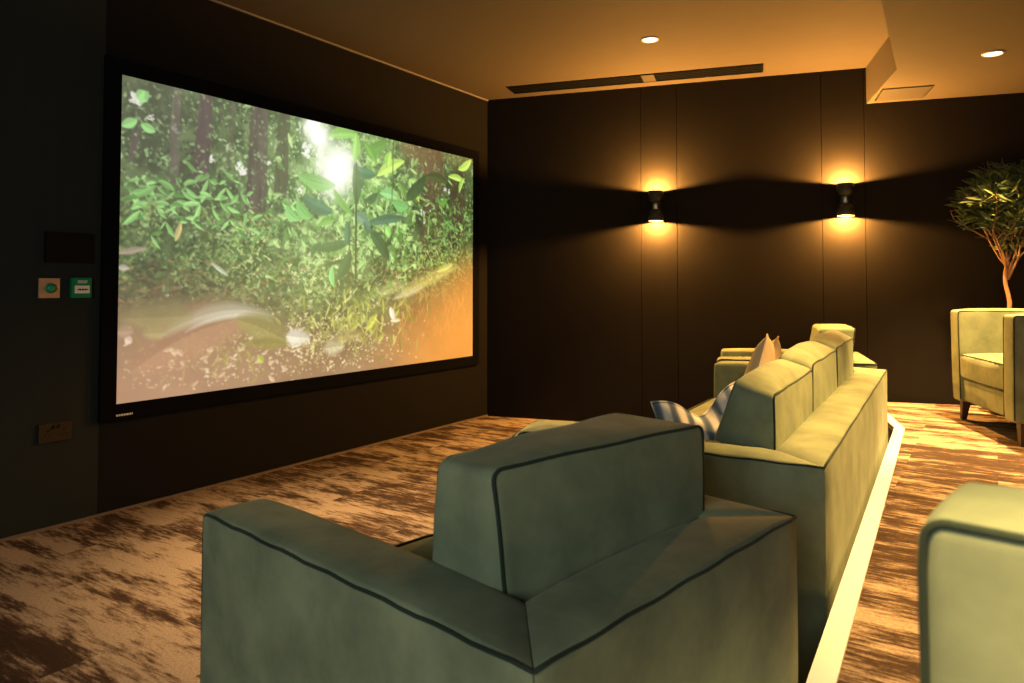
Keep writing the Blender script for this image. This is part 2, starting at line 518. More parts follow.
# ------------------------------------------------------------------ upholstery
def lounge(name, label, cat, loc, rotz, w, d, ncush, cush, group=None, ah=0.663, t=0.165, wedge=0.0, twist=0.0, rise=0.0):
    """Deep lounge seat: mitred arms and back of one height, loose seat and back cushions with piping.
    local +y is the front"""
    root = thing(name, label, cat, loc, rotz, group)
    hw, hd = w / 2, d / 2
    zb = 0.045
    PR = 0.0036
    # arms
    for s in (-1, 1):
        bm = bmesh.new()
        def fn(x, y, z, s=s):
            f = (hw - s * x) / t                      # 0 at outer face, 1 at inner face
            ln = d - t * max(0.0, min(1.0, f))
            return (x, hd - (hd - y) * ln / d, z)
        x0, x1 = (hw - t, hw) if s > 0 else (-hw, -hw + t)
        rx = (0.03, 0.012) if s > 0 else (0.012, 0.03)
        rbox(bm, (x0, -hd, zb), (x1, hd, ah), (rx, (0.0025, 0.03), (0.008, 0.016)), (0.006, 0.006, 0.012), n=14, k=4, fn=fn, wr=0.0012, seed=s * 3.1)
        arm = link('arm', bm, 'velvet', root)
        bm = bmesh.new()
        xe = s * (hw - 0.002)
        pts = [(xe, -hd + 0.002 + (2 * hd - 0.03) * i / 24, ah - 0.003 + 0.0015 * math.sin(i * 1.7)) for i in range(25)]
        pts += [(s * (hw - 0.006), hd - 0.008, ah - 0.012), (s * (hw - 0.008), hd + 0.000, ah - 0.05)]
        pts += [(s * (hw - 0.008), hd + 0.000, ah - 0.05 - (ah - 0.12) * i / 6) for i in range(1, 7)]
        tube(bm, pts, PR, 8)
        link('piping', bm, 'piping', arm)
    # back
    bm = bmesh.new()
    def fb(x, y, z):
        f = max(0.0, min(1.0, (y + hd) / t))
        return (x * (hw - t * f) / hw, y, z)
    rbox(bm, (-hw, -hd, zb), (hw, -hd + t, ah), ((0.0025, 0.0025), (0.012, 0.03), (0.008, 0.016)), (0.0, 0.008, 0.012), n=16, k=4, fn=fb, wr=0.0012, seed=8.3)
    back = link('back_frame', bm, 'velvet', root)
    bm = bmesh.new()
    tube(bm, [(-hw + 0.003 + (w - 0.006) * i / 24, -hd + 0.002, ah - 0.003 + 0.0015 * math.sin(i * 1.3)) for i in range(25)], PR, 8)
    link('piping', bm, 'piping', back)
    # base and feet
    bm = bmesh.new()
    rbox(bm, (-hw + t - 0.004, -hd + t - 0.004, zb + 0.01), (hw - t + 0.004, hd - 0.02, 0.285), 0.012, (0, 0.004, 0), n=4, k=3)
    link('seat_base', bm, 'velvet', root)
    for sx in (-1, 1):
        for sy in (-1, 1):
            bm = bmesh.new()
            lathe(bm, [(0.022, 0.0), (0.026, 0.01), (0.028, zb + 0.012)], 16, (sx * (hw - 0.09), sy * (hd - 0.09)))
            link('foot', bm, 'walnut', root)
    # cushions
    iw = (w - 2 * t) / ncush
    for i in range(ncush):
        xa = -hw + t + iw * i + 0.003; xb = xa + iw - 0.006
        bm = bmesh.new()
        rbox(bm, (xa, -hd + t + 0.003, 0.287), (xb, hd - 0.005, 0.445), (0.015, 0.02, 0.018), (0.0, 0.008, 0.014), n=10, k=3, wr=0.003, seed=i * 2.7)
        sc = link('seat_cushion', bm, 'velvet', root)
        bm = bmesh.new()
        tube(bm, [(xa + 0.006, hd - 0.005, 0.44), (xa + 0.05, hd + 0.0, 0.442)] + [(xa + 0.05 + (xb - xa - 0.1) * q / 8, hd + 0.002, 0.442) for q in range(1, 9)] + [(xb - 0.006, hd - 0.005, 0.44)], 0.0045, 6)
        link('piping', bm, 'piping', sc)
        cw, th, top, lean, dx = cush[i]
        cx = (xa + xb) / 2 + dx
        z0 = 0.452
        y0 = -hd + t - 0.002
        def fc(x, y, z):
            f = (z - z0) / (top - z0)
            g = (y - y0) / th
            xn = (cx - x) / cw + 0.5                   # 1 at the low-x end
            tw = twist * f * xn * (0.070 * (1 - g) - 0.045 * g)
            return (x, y - lean * f - wedge * f * g + tw, z + rise * max(0.0, f) ** 3 * g)
        bm = bmesh.new()
        rbox(bm, (cx - cw / 2, y0, z0), (cx + cw / 2, y0 + th, top), ((0.022, 0.022), (0.014, 0.03), (0.02, 0.020)), (0.012, 0.014, 0.024 if ncush > 1 else 0.010), n=12, k=4, fn=fc, wr=0.007, seed=i * 5.1 + 1.3)
        bc = link('back_cushion', bm, 'velvet', root)
        bm = bmesh.new()
        sd = i * 5.1 + 1.3
        wob = lambda p: tuple(p[a] + noise.noise_vector(Vector((p[0] * 5 + sd, p[1] * 5, p[2] * 5)))[a] * 0.007 for a in range(3))
        pts = [fc(*wob((x, y, z))) for x, y, z in rrect(cx - cw / 2 + 0.001, cx + cw / 2 - 0.001, z0 + 0.001, top - 0.001, 0.022, y0 + 0.003)]
        tube(bm, pts, PR, 8, closed=True)
        pts = [fc(*wob((x, y, z))) for x, y, z in rrect(cx - cw / 2 + 0.004, cx + cw / 2 - 0.004, z0 + 0.004, top - 0.004, 0.024, y0 + th - 0.012)]
        tube(bm, pts, PR, 8, closed=True)
        link('piping', bm, 'piping', bc)
    return root

ARM_D = 0.98
lounge('lounge_armchair', 'green velvet lounge armchair in the foreground, seen from behind below the platform',
       'armchair', (-0.036, 1.607, 0), math.radians(47.1), 0.866, ARM_D, 1, [(0.60, 0.25, 0.853, -0.0, 0.02)], t=0.16, twist=1.0)
lounge('sofa', 'long green velvet sofa along the platform edge with three back cushions and throw pillows',
       'sofa', (1.116, 3.407, 0), math.radians(59.4), 2.67, 0.98, 3,
       [(0.76, 0.27, 0.825, 0.0, 0.0), (0.775, 0.27, 0.845, 0.0, 0.0), (0.765, 0.27, 0.855, 0.0, -0.0)], t=0.165, wedge=0.145, rise=0.035)
lounge('lounge_armchair', 'green velvet lounge armchair past the far end of the sofa, near the back wall',
       'armchair', (1.985, 5.180, 0), math.radians(71.7), 0.87, ARM_D, 1, [(0.56, 0.22, 0.875, 0.06, 0.0)], t=0.165)

# ---- tuxedo armchairs with tapered legs on the platform
def tuxedo(loc, rotz, label):
    root = thing('tub_armchair', label, 'armchair', loc, rotz)
    w, d, h, t, zb = 0.90, 0.84, 0.70, 0.13, 0.125
    hw, hd = w / 2, d / 2
    PR = 0.0036
    for s in (-1, 1):
        x0, x1 = (hw - t, hw) if s > 0 else (-hw, -hw + t)
        bm = bmesh.new()
        def fn(x, y, z, s=s):
            f = max(0.0, min(1.0, (hw - s * x) / t))
            ln = d - t * f
            taper = 0.02 * (h - z) / h
            return (x - s * taper, hd - (hd - y) * ln / d, z)
        rbox(bm, (x0, -hd, zb), (x1, hd, h), ((0.016, 0.016), (0.006, 0.016), (0.01, 0.016)), (0.006, 0.006, 0.014), n=14, k=4, fn=fn, wr=0.003, seed=s * 1.9 + 4)
        a = link('arm', bm, 'velvet', root)
        bm = bmesh.new()
        tp = lambda z: 0.02 * (h - z) / h
        for xe in (s * (hw - 0.003), s * (hw - t + 0.003)):
            back_y = -hd + 0.004 if abs(xe) > hw - t / 2 else -hd + t
            pts = [(xe, back_y + (hd - 0.018 - back_y) * i / 16, h - 0.004) for i in range(17)]
            pts += [(xe, hd - 0.018 + 0.016 * math.sin(math.radians(a_)), h - 0.020 + 0.016 * math.cos(math.radians(a_))) for a_ in (15, 30, 45, 60, 75)]
            pts += [(xe - s * tp(h - .03), hd - 0.001, h - 0.04)]
            pts += [(xe - s * tp(h - 0.04 - (h - 0.18) * i / 8), hd - 0.001, h - 0.04 - (h - 0.18) * i / 8) for i in range(1, 9)]
            tube(bm, pts, PR, 8)
        link('piping', bm, 'piping', a)
    bm = bmesh.new()
    def fb(x, y, z):
        f = max(0.0, min(1.0, (y + hd) / t))
        return (x * (hw - t * f) / hw, y + 0.03 * (h - z) / h, z)
    rbox(bm, (-hw, -hd, zb), (hw, -hd + t, h), ((0.006, 0.006), (0.02, 0.02), (0.01, 0.022)), (0, 0.012, 0.012), n=14, k=4, fn=fb, wr=0.003, seed=2.2)
    b = link('backrest', bm, 'velvet', root)
    bm = bmesh.new()
    tube(bm, [(-hw + 0.004 + (w - 0.008) * i / 20, -hd + 0.003, h - 0.004) for i in range(21)], PR, 8)
    tube(bm, [(-hw + t + (w - 2 * t) * i / 20, -hd + t - 0.003, h - 0.004) for i in range(21)], PR, 8)
    link('piping', bm, 'piping', b)
    bm = bmesh.new()
    rbox(bm, (-hw + t - 0.01, -hd + t - 0.01, zb + 0.005), (hw - t + 0.01, hd - 0.02, 0.272), 0.014, (0, 0.004, 0), n=6, k=3)
    link('front_rail', bm, 'velvet', root)
    bm = bmesh.new()
    xa, xb = -hw + t + 0.004, hw - t - 0.004
    def fs(x, y, z):
        g = 0.003 * math.sin(x * 95) * max(0, (y - hd + 0.08) / 0.1) 
        return (x, y + g, z)
    rbox(bm, (xa, -hd + t + 0.003, 0.278), (xb, hd - 0.002, 0.425), ((0.02, 0.02), (0.02, 0.022), (0.02, 0.02)), (0.0, 0.014, 0.026), n=22, k=4, fn=fs, wr=0.003, seed=9.4)
    sc = link('seat_cushion', bm, 'velvet', root)
    bm = bmesh.new()
    for z in (0.424, 0.281):
        tube(bm, [(xa + 0.004, hd - 0.03, z), (xa + 0.012, hd - 0.008, z)] + [(xa + 0.02 + (xb - xa - 0.04) * i / 12, hd - 0.001, z) for i in range(13)] + [(xb - 0.012, hd - 0.008, z), (xb - 0.004, hd - 0.03, z)], PR, 8)
    link('piping', bm, 'piping', sc)
    for sx in (-1, 1):
        for sy in (-1, 1):
            bm = bmesh.new()
            cx, cy = sx * (hw - 0.06), sy * (hd - 0.06)
            rings = []
            for z, hs, off in ((zb + 0.012, 0.026, 0.0), (0.0, 0.014, 0.012)):
                rings.append([bm.verts.new((cx + sx * off + a * hs, cy + sy * off + b_ * hs, z)) for a, b_ in ((-1, -1), (1, -1), (1, 1), (-1, 1))])
            for q in range(4):
                p = (q + 1) % 4
                bm.faces.new((rings[0][q], rings[0][p], rings[1][p], rings[1][q]))
            bm.faces.new(rings[0]); bm.faces.new(rings[1][::-1])
            bevel_all(bm, 0.003, 2, 0.8)
            link('leg', bm, 'walnut', root, smooth=False)
    return root

tux = tuxedo((3.185, 4.228, PLAT), math.radians(77.7), 'green velvet armchair with tapered dark wooden legs in front of the potted tree')
dup(tux, (0.903, 0.565, PLAT), math.radians(47.1), 'green velvet armchair close to the camera, only its piped arm corner showing')

# ---- ottoman
ot = thing('footstool', 'yellow-lit square velvet footstool on the carpet beyond the foreground armchair, mostly hidden', 'footstool', (0.270, 3.69, 0), math.radians(71.7))
bm = bmesh.new(); rbox(bm, (-0.22, -0.22, 0.07), (0.22, 0.22, 0.430), (0.03, 0.03, 0.03), (0.006, 0.006, 0.02), n=10, k=4, wr=0.003)
oc = link('seat', bm, 'velvet', ot)
bm = bmesh.new()
tube(bm, [(x, y, 0.424) for x, z_, y in [(p[0], p[1], p[2]) for p in rrect(-0.217, 0.217, -0.217, 0.217, 0.03, 0)]], 0.0045, 8, closed=True)
link('piping', bm, 'piping', oc)
for sx in (-1, 1):
    for sy in (-1, 1):
        bm = bmesh.new(); lathe(bm, [(0.016, 0), (0.024, 0.078)], 14, (sx * 0.16, sy * 0.16)); link('leg', bm, 'walnut', ot)

# ---- throw pillows
def pillow(name, label, loc, rot, size, thick, mat, chop, seed):
    n = 26
    bm = bmesh.new()
    def P(i, j, side):
        u = -1 + 2 * i / n; v = -1 + 2 * j / n
        k = max(0, (1 - u ** 2)) ** 0.55 * max(0, (1 - v ** 2)) ** 0.55
        x = u * size / 2 * (1 - 0.10 * (1 - v * v) * abs(u)); z = v * size / 2 * (1 - 0.08 * (1 - u * u) * abs(v))
        dip = chop * math.exp(-(u / 0.42) ** 2) * max(0, (v + 0.5) / 1.5) ** 1.5
        z -= dip
        y = side * thick / 2 * k
        y += (0.010 * noise.noise(Vector((u * 2.2 + seed, v * 2.2, side)))) * k ** 0.5
        # creases running down from the chop
        y += side * 0.012 * k * math.sin(u * 9 + v * 2) * max(0, v + 0.2)
        return (x, y, z + size / 2)
    f = {}; 
    for side in (-1, 1):
        for i in range(n + 1):
            for j in range(n + 1):
                edge = i in (0, n) or j in (0, n)
                key = (i, j, 0 if edge else side)
                if key not in f: f[key] = bm.verts.new(P(i, j, 0 if edge else side))
    for side in (-1, 1):
        g = lambda i, j: f[(i, j, 0 if (i in (0, n) or j in (0, n)) else side)]
        for i in range(n):
            for j in range(n):
                bm.faces.new((g(i, j), g(i + 1, j), g(i + 1, j + 1), g(i, j + 1)))
    edge = [P(i, 0, 0) for i in range(n)] + [P(n, j, 0) for j in range(n)] + [P(n - i, n, 0) for i in range(n)] + [P(0, n - j, 0) for j in range(n)]
    o = link(name, bm, mat)
    o.location = loc; o.rotation_euler = rot
    o['label'] = label; o['category'] = 'pillow'
    b2 = bmesh.new(); tube(b2, edge, 0.004, 6, closed=True)
    link('piping', b2, mat, o)
    return o
def sofa_pt(s, inset, z):
    """point of the sofa: s metres from its near outer end, inset metres in from its rear face"""
    X = Vector((0.502, 0.865)); Y = Vector((-0.865, 0.502)); C = Vector((1.108, 3.412))
    p = C + X * (s - 1.335) + Y * (inset - 0.49)
    return (p.x, p.y, z)
pillow('throw_pillow', 'blue-grey and cream striped throw pillow at the near end of the sofa', sofa_pt(0.475, 0.43, 0.457),
       (math.radians(8), math.radians(-13), math.radians(6)), 0.345, 0.13, 'stripe', 0.085, 1.0)
pillow('throw_pillow', 'beige linen throw pillow with two pointed corners at the middle of the sofa', sofa_pt(1.53, 0.54, 0.462),
       (math.radians(15), math.radians(5), math.radians(59.87 + 4)), 0.47, 0.15, 'beige', 0.09, 4.0)

# ------------------------------------------------------------------ potted tree
tr = thing('potted_tree', 'small leafy tree with a thin tan trunk in a dark pot behind the armchair', 'plant', (3.335, 4.885, PLAT))
bm = bmesh.new(); lathe(bm, [(0.11, 0), (0.125, 0.02), (0.16, 0.30), (0.165, 0.31), (0.15, 0.31), (0.145, 0.27)], 36, cap1=False); link('pot', bm, 'terracotta', tr)
bm = bmesh.new(); lathe(bm, [(0.001, 0.278), (0.08, 0.28), (0.1449, 0.272)], 30, cap0=True, cap1=False); link('soil', bm, 'soil', tr)
rt = random.Random(5)
bm = bmesh.new()
trunk = [Vector((0.01 * math.sin(i * 0.9), 0.008 * math.cos(i * 1.1), 0.26 + 0.76 * i / 14)) for i in range(15)]
tube(bm, trunk, [0.0165 - 0.005 * i / 14 for i in range(15)], 10)
link('trunk', bm, 'bark', tr)
tips = []
CEN = Vector((0.02, 0, 1.34))
def inside_crown(p, k=1.0):
    q = p - CEN
    return (q.x / 0.37) ** 2 + (q.y / 0.27) ** 2 + (q.z / 0.39) ** 2 < k

bm = bmesh.new()
def grow(p, d, ln, rad, depth):
    pts = [p]; q = p.copy(); dd = d.copy()
    for i in range(5):
        dd = (dd + Vector((rt.uniform(-.18, .18), rt.uniform(-.18, .18), rt.uniform(-.02, .16)))).normalized()
        q = q + dd * ln / 5
        if not inside_crown(q) and q.z > 1.1: dd = (CEN - q).normalized(); q = pts[-1] + dd * 0.01
        pts.append(q.copy())
    tube(bm, pts, [rad * (1 - 0.12 * i) for i in range(6)], 6)
    for i in range(2, 6):
        tips.append((pts[i].copy(), dd.copy(), depth))
    if depth < 3:
        for k in range(3 if depth else 3):
            b = pts[rt.choice([2, 3, 4, 5])]
            a = rt.uniform(0, 2 * PI)
            nd = (dd + Vector((math.cos(a), math.sin(a), rt.uniform(-0.25, 0.45))) * 0.85).normalized()
            grow(b, nd, ln * rt.uniform(0.6, 0.8), rad * 0.6, depth + 1)
top = trunk[-1]
for k in range(7):
    a = 2 * PI * k / 7 + 0.3
    grow(top - Vector((0, 0, 0.02 * k)), Vector((math.cos(a) * 0.48, math.sin(a) * 0.42, 0.9)).normalized(), rt.uniform(0.30, 0.42), 0.009, 0)
link('branches', bm, 'bark', tr)
bm = bmesh.new()
def leaf(p, d, ln, wd):
    d = d.normalized(); s = d.cross(Vector((rt.uniform(-1, 1), rt.uniform(-1, 1), rt.uniform(.2, 1)))).normalized()
    nrm = s.cross(d).normalized()
    prof = [(0, .12), (.25, .8), (.5, 1), (.78, .7), (1, .02)]
    row = []
    for t, w in prof:
        c = p + d * ln * t + nrm * (-0.18 * ln * t * t)
        row.append((bm.verts.new(c + s * wd * w + nrm * wd * 0.35 * w), bm.verts.new(c), bm.verts.new(c - s * wd * w + nrm * wd * 0.35 * w)))
    for a, b in zip(row, row[1:]):
        bm.faces.new((a[0], a[1], b[1], b[0])); bm.faces.new((a[1], a[2], b[2], b[1]))

for p, d, dep in tips:
    # keep the crown a leaning oval
    if not inside_crown(p, 0.80 + 0.55 * noise.noise(p * 6.0)): continue
    for k in range(5 if dep else 3):
        a = rt.uniform(0, 2 * PI)
        nd = (d * 0.6 + Vector((math.cos(a), math.sin(a), rt.uniform(-0.3, 0.7)))).normalized()
        leaf(p + Vector((rt.uniform(-.015, .015), rt.uniform(-.015, .015), rt.uniform(-.015, .015))), nd, rt.uniform(0.06, 0.115), rt.uniform(0.006, 0.0095))
link('foliage', bm, 'leaf', tr)

# ------------------------------------------------------------------ lamps
def add_light(name, typ, loc, energy, col, parent=None, **kw):
    l = bpy.data.lights.new(name, typ)
    l.energy = energy; l.color = col
    for k_, v in kw.items(): setattr(l, k_, v)
    o = bpy.data.objects.new(name, l); COL.objects.link(o)
    if parent: o.parent = parent
    o.location = loc
    return o
WARM = (1.0, 0.57, 0.18)

def sconce(s, label):
    p = C0 + BD * s + BN * 0.085
    rz = math.atan2(BN.y, BN.x) + PI / 2
    root = thing('wall_sconce', label, 'wall lamp', (p.x, p.y, 1.81), rz)
    # local -y... wall lies at +y after the turn below
    back = 0.085
    r = 0.062
    for sgn, nm in ((1, 'upper_shade'), (-1, 'lower_shade')):
        bm = bmesh.new()
        prof = [(0.020, 0.028), (0.046, 0.036), (r - 0.004, 0.060), (r, 0.072), (r, 0.123), (r - 0.003, 0.124), (r - 0.004, 0.120), (r - 0.004, 0.074), (0.03, 0.044), (0.001, 0.042)]
        lathe(bm, [(a, b * sgn) for a, b in prof], 40, cap0=True, cap1=True)
        sh = link(nm, bm, 'black', root)
        bm = bmesh.new(); lathe(bm, [(0.001, sgn * 0.108), (0.030, sgn * 0.110), (0.036, sgn * 0.106), (0.036, sgn * 0.09), (0.001, sgn * 0.09)], 28, cap0=False, cap1=False)
        link('lamp_glass', bm, 'sconceglow', sh)
        add_light('sconce_lamp', 'POINT', (0, 0, sgn * 0.1125), 235.0, (1.0, 0.45, 0.085), root, shadow_soft_size=0.006)
    bm = bmesh.new(); lathe(bm, [(0.020, -0.030), (0.024, -0.02), (0.024, 0.02), (0.020, 0.030)], 28); link('waist', bm, 'steel', root)
    sgn = 1 if True else -1
    bm = bmesh.new(); box(bm, -0.014, 0.014, 0.015, back - 0.004, -0.014, 0.014); bevel_all(bm, 0.003, 2); link('bracket', bm, 'black', root)
    bm = bmesh.new(); box(bm, -0.03, 0.03, back - 0.014, back - 0.001, -0.055, 0.055); bevel_all(bm, 0.003, 2); link('wall_plate', bm, 'black', root)
    return root
sconce(1.505, 'black up-and-down wall sconce nearer the screen, on the dark back wall')
sconce(2.927, 'black up-and-down wall sconce nearer the potted tree, on the dark back wall')

def downlight(x, y, z, label):
    root = thing('downlight', label, 'ceiling light', (x, y, z - 0.002))
    bm = bmesh.new(); lathe(bm, [(0.046, -0.002), (0.050, -0.008), (0.058, -0.006), (0.060, 0.001), (0.046, 0.001)], 40, cap0=False, cap1=False); link('trim_ring', bm, 'trimwhite', root)
    bm = bmesh.new(); lathe(bm, [(0.001, -0.004), (0.047, -0.003), (0.047, 0.0)], 32, cap0=True, cap1=True); link('diffuser', bm, 'lamp', root)
    return root
downlight(0.935, 4.861, CEIL, 'round recessed downlight in the main ceiling above the sofa')
downlight(2.877, 4.293, LOWC, 'round recessed downlight in the lowered ceiling near the potted tree')

def spot(x, y, z, energy, half=38, blend=0.6, col=WARM):
    return add_light('downlight_lamp', 'SPOT', (x, y, z), energy, col, spot_size=math.radians(2 * half), spot_blend=blend, shadow_soft_size=0.035)
spot(0.935, 4.861, CEIL - 0.02, 250, 36)
spot(2.877, 4.293, LOWC - 0.02, 1300, 39, 0.7)
spot(-0.42, 3.25, CEIL - 0.02, 520, 30, 0.9, (1.0, 0.62, 0.27))
spot(-1.75, 1.75, CEIL - 0.02, 40, 40, 0.8, (1.0, 0.72, 0.45))
spot(1.88, 2.50, LOWC - 0.02, 820, 40, 0.5, (1.0, 0.57, 0.17))
spot(0.02, -0.12, LOWC - 0.02, 560, 30.5, 0.45, (1.0, 0.66, 0.24))
spot(1.28, 0.18, LOWC - 0.02, 330, 38, 0.4, (1.0, 0.76, 0.36))
# cool fill light added behind the viewer; no doorway is built
a = add_light('rear_cool_fill', 'AREA', (-1.2, -1.95, 1.75), 56, (0.86, 0.97, 0.92), shape='RECTANGLE', size=1.4, size_y=1.3)
a.rotation_euler = (math.radians(82), 0, math.radians(-18))

# ------------------------------------------------------------------ ceiling fittings
# slot air diffuser, local x along the back wall
p = C0 + BD * 1.325 + BN * 0.255
sd = thing('slot_diffuser', 'long black slot air diffuser in the ceiling along the back wall', 'air vent', (p.x, p.y, CEIL), math.atan2(BD.y, BD.x))
Lh, Wh = 1.02, 0.11
bm = bmesh.new()
for x0, x1, y0, y1 in ((-Lh, Lh, -Wh, -Wh + 0.014), (-Lh, Lh, Wh - 0.014, Wh), (-Lh, -Lh + 0.014, -Wh + .014, Wh - .014), (Lh - 0.014, Lh, -Wh + .014, Wh - .014)):
    box(bm, x0, x1, y0, y1, -0.008, -0.0005)
link('frame', bm, 'black_velvet', sd, smooth=False)
bm = bmesh.new(); box(bm, -Lh + 0.01, Lh - 0.01, -Wh + 0.01, Wh - 0.01, -0.002, -0.0006); link('backing', bm, 'blackplastic', sd, smooth=False)
for k in range(4):
    yy = -Wh + 0.035 + k * 0.047
    bm = bmesh.new()
    for x0, x1 in ((-Lh + 0.014, 0.10), (0.20, Lh - 0.014)):
        v = [bm.verts.new(q) for q in ((x0, yy - 0.008, -0.003), (x1, yy - 0.008, -0.003), (x1, yy + 0.010, -0.009), (x0, yy + 0.010, -0.009), (x0, yy - 0.006, -0.002), (x1, yy - 0.006, -0.002), (x1, yy + 0.012, -0.008), (x0, yy + 0.012, -0.008))]
        for f in ((0, 1, 2, 3), (7, 6, 5, 4), (0, 4, 5, 1), (1, 5, 6, 2), (2, 6, 7, 3), (3, 7, 4, 0)):
            bm.faces.new([v[i] for i in f])
    link('slat', bm, 'black_velvet', sd, smooth=False)
bm = bmesh.new(); box(bm, 0.10, 0.20, -Wh + 0.014, Wh - 0.014, -0.007, -0.002); link('divider', bm, 'ceilpanel', sd, smooth=False)

# square access panel in the lowered ceiling
p = (2.83, 5.20)
ap = thing('ceiling_access_panel', 'square access panel in the lowered ceiling beside the bulkhead', 'ceiling panel', (p[0], p[1], LOWC), math.atan2(BD.y, BD.x))
bm = bmesh.new(); box(bm, -0.155, 0.155, -0.165, 0.165, -0.006, -0.0005); bevel_all(bm, 0.002, 1); link('panel', bm, 'ceilpanel', ap, smooth=False)
bm = bmesh.new()
for x0, x1, y0, y1 in ((-0.165, 0.165, -0.177, -0.166), (-0.165, 0.165, 0.166, 0.172), (-0.165, -0.157, -0.166, 0.166), (0.157, 0.165, -0.166, 0.166)):
    box(bm, x0, x1, y0, y1, -0.003, -0.0006)
link('shadow_gap', bm, 'blackplastic', ap, smooth=False)

# ------------------------------------------------------------------ screen wall fittings
# local frame of the screen wall: x runs toward the viewer's left (u), y out of the wall
def wall_thing(name, label, cat, s, z):
    p = C0 - LD * s
    return thing(name, label, cat, (p.x, p.y, z), math.atan2(LD.y, LD.x))   # local x = LD (to the right in view), local y = into wall
# local: x to the right, -y out of the wall, z up
pr = wall_thing('projection_screen', 'large black framed projection screen showing a sunlit green forest', 'screen', 3.292, 0.553)
SW, SH = 3.055, 1.703
bm = bmesh.new()
fw = 0.080
for x0, x1, z0, z1 in ((-fw, SW + fw, -fw, 0.0), (-fw, SW + fw, SH, SH + fw), (-fw, 0.0, 0.0, SH), (SW, SW + fw, 0.0, SH)):
    t = bmesh.new(); box(t, x0, x1, -0.026, -0.001, z0, z1)
    bevel_all(t, 0.004, 2)
    me = bpy.data.meshes.new('tmp'); t.to_mesh(me); t.free(); bm.from_mesh(me); bpy.data.meshes.remove(me)
link('frame', bm, 'black_velvet', pr, smooth=False)
bm = bmesh.new()
bm_letters = [(0.000, 0.010), (0.014, 0.008), (0.026, 0.010), (0.040, 0.008), (0.052, 0.011), (0.067, 0.008), (0.079, 0.006)]
for x, w_ in bm_letters:
    box(bm, 0.0 + x, 0.0 + x + w_, -0.0272, -0.0258, -0.062, -0.052)
link('maker_badge', bm, 'whiteplastic', pr, smooth=False)

# ---- the film frame on the screen: a forest clearing plus room light on the screen, painted into its colours
GW, GH = 640, 358
rg = np.random.RandomState(11)
yy, xx = np.mgrid[0:GH, 0:GW]
U = (xx + 0.5) / GW; V = (yy + 0.5) / GH           # V downwards
ASP = SW / SH
def lerp(a, b, t): return a + (b - a) * t
def smooth(a, b, x):
    t = np.clip((x - a) / (b - a), 0, 1); return t * t * (3 - 2 * t)
def vnoise(sx, sy, seed):
    r = np.random.RandomState(seed)
    g = r.rand(int(sy) + 3, int(sx) + 3)
    fx = U * sx; fy = V * sy
    ix = fx.astype(int); iy = fy.astype(int)
    tx = fx - ix; ty = fy - iy
    tx = tx * tx * (3 - 2 * tx); ty = ty * ty * (3 - 2 * ty)
    return lerp(lerp(g[iy, ix], g[iy, ix + 1], tx), lerp(g[iy + 1, ix], g[iy + 1, ix + 1], tx), ty)
def fbm(sx, sy, seed, oct=4):
    s = 0; a = 0.5; t = 0
    for o_ in range(oct):
        s = s + a * vnoise(sx * 2 ** o_, sy * 2 ** o_, seed + o_ * 17); t += a; a *= 0.62
    return s / t
def rgb(r, g, b): return np.array([r, g, b]) / 255.
def blend(mask, col):
    pic[:] = pic * (1 - mask[..., None]) + np.asarray(col, float) * mask[..., None]
def film_uv(x, y):
    """sketch-sheet coordinates of the film's motifs -> fractions across and down the screen"""
    k = (x - 120.6) / (472.0 - 120.6)
    u = k / 328.0 / (k / 328.0 + (1 - k) / 196.0)
    yt = 75.7 + (159.2 - 75.7) * k; yb_ = 404.0 + (355.0 - 404.0) * k
    return u, (y - yt) / (yb_ - yt)
def leafp(x0, y0, x1, y1, wd, col, al=1.0, soft=0.18, p=0.75, bend=0.0):
    """a pointed leaf from (x0,y0) to (x1,y1) in screen fractions; wd is half width in screen heights"""
    ax, ay, bx, by = x0 * ASP, y0, x1 * ASP, y1
    L = math.hypot(bx - ax, by - ay)
    if L < 1e-6: return
    pad = wd + abs(bend) + 0.01
    i0 = int(max(0, (min(ax, bx) - pad) / ASP * GW)); i1 = int(min(GW, (max(ax, bx) + pad) / ASP * GW + 2))
    j0 = int(max(0, (min(ay, by) - pad) * GH)); j1 = int(min(GH, (max(ay, by) + pad) * GH + 2))
    if i1 <= i0 or j1 <= j0: return
    px = U[j0:j1, i0:i1] * ASP; py = V[j0:j1, i0:i1]
    dx, dy = (bx - ax) / L, (by - ay) / L
    tt = ((px - ax) * dx + (py - ay) * dy) / L
    nn = -(px - ax) * dy + (py - ay) * dx
    tc_ = np.clip(tt, 0.0, 1.0)
    nn = nn - bend * 4 * tc_ * (1 - tc_)
    w_ = wd * np.maximum(np.sin(np.pi * tc_), 1e-6) ** p
    s_ = max(soft * wd, 0.0020)
    mk = np.clip((w_ - np.abs(nn)) / s_ + 0.5, 0, 1) * ((tt > 0) & (tt < 1)) * al
    sub = pic[j0:j1, i0:i1]
    c = np.asarray(col, float)
    shade = 1 + 0.08 * np.sign(nn)
    sub[:] = sub * (1 - mk[..., None]) + np.clip(c * shade[..., None], 0, 1) * mk[..., None]
def dab(x, y, ln, wd, a, col, al):
    leafp(x - math.cos(a) * ln / 2 / ASP, y - math.sin(a) * ln / 2, x + math.cos(a) * ln / 2 / ASP, y + math.sin(a) * ln / 2, wd, col, al)
SUN = film_uv(338, 167)
def sunl(x, y): return math.exp(-((((x - SUN[0]) * ASP) ** 2 + (y - SUN[1]) ** 2) / 0.17))
sd_ = np.sqrt(((U - SUN[0]) * ASP) ** 2 + (V - SUN[1]) ** 2)
light = np.exp(-(sd_ / 0.45) ** 2)
pic = np.zeros((GH, GW, 3))
n = fbm(34, 20, 3, 5)
clump = fbm(9, 6, 91, 3)
t = smooth(0.32, 0.70, 0.7 * n + 0.3 * clump)[..., None]
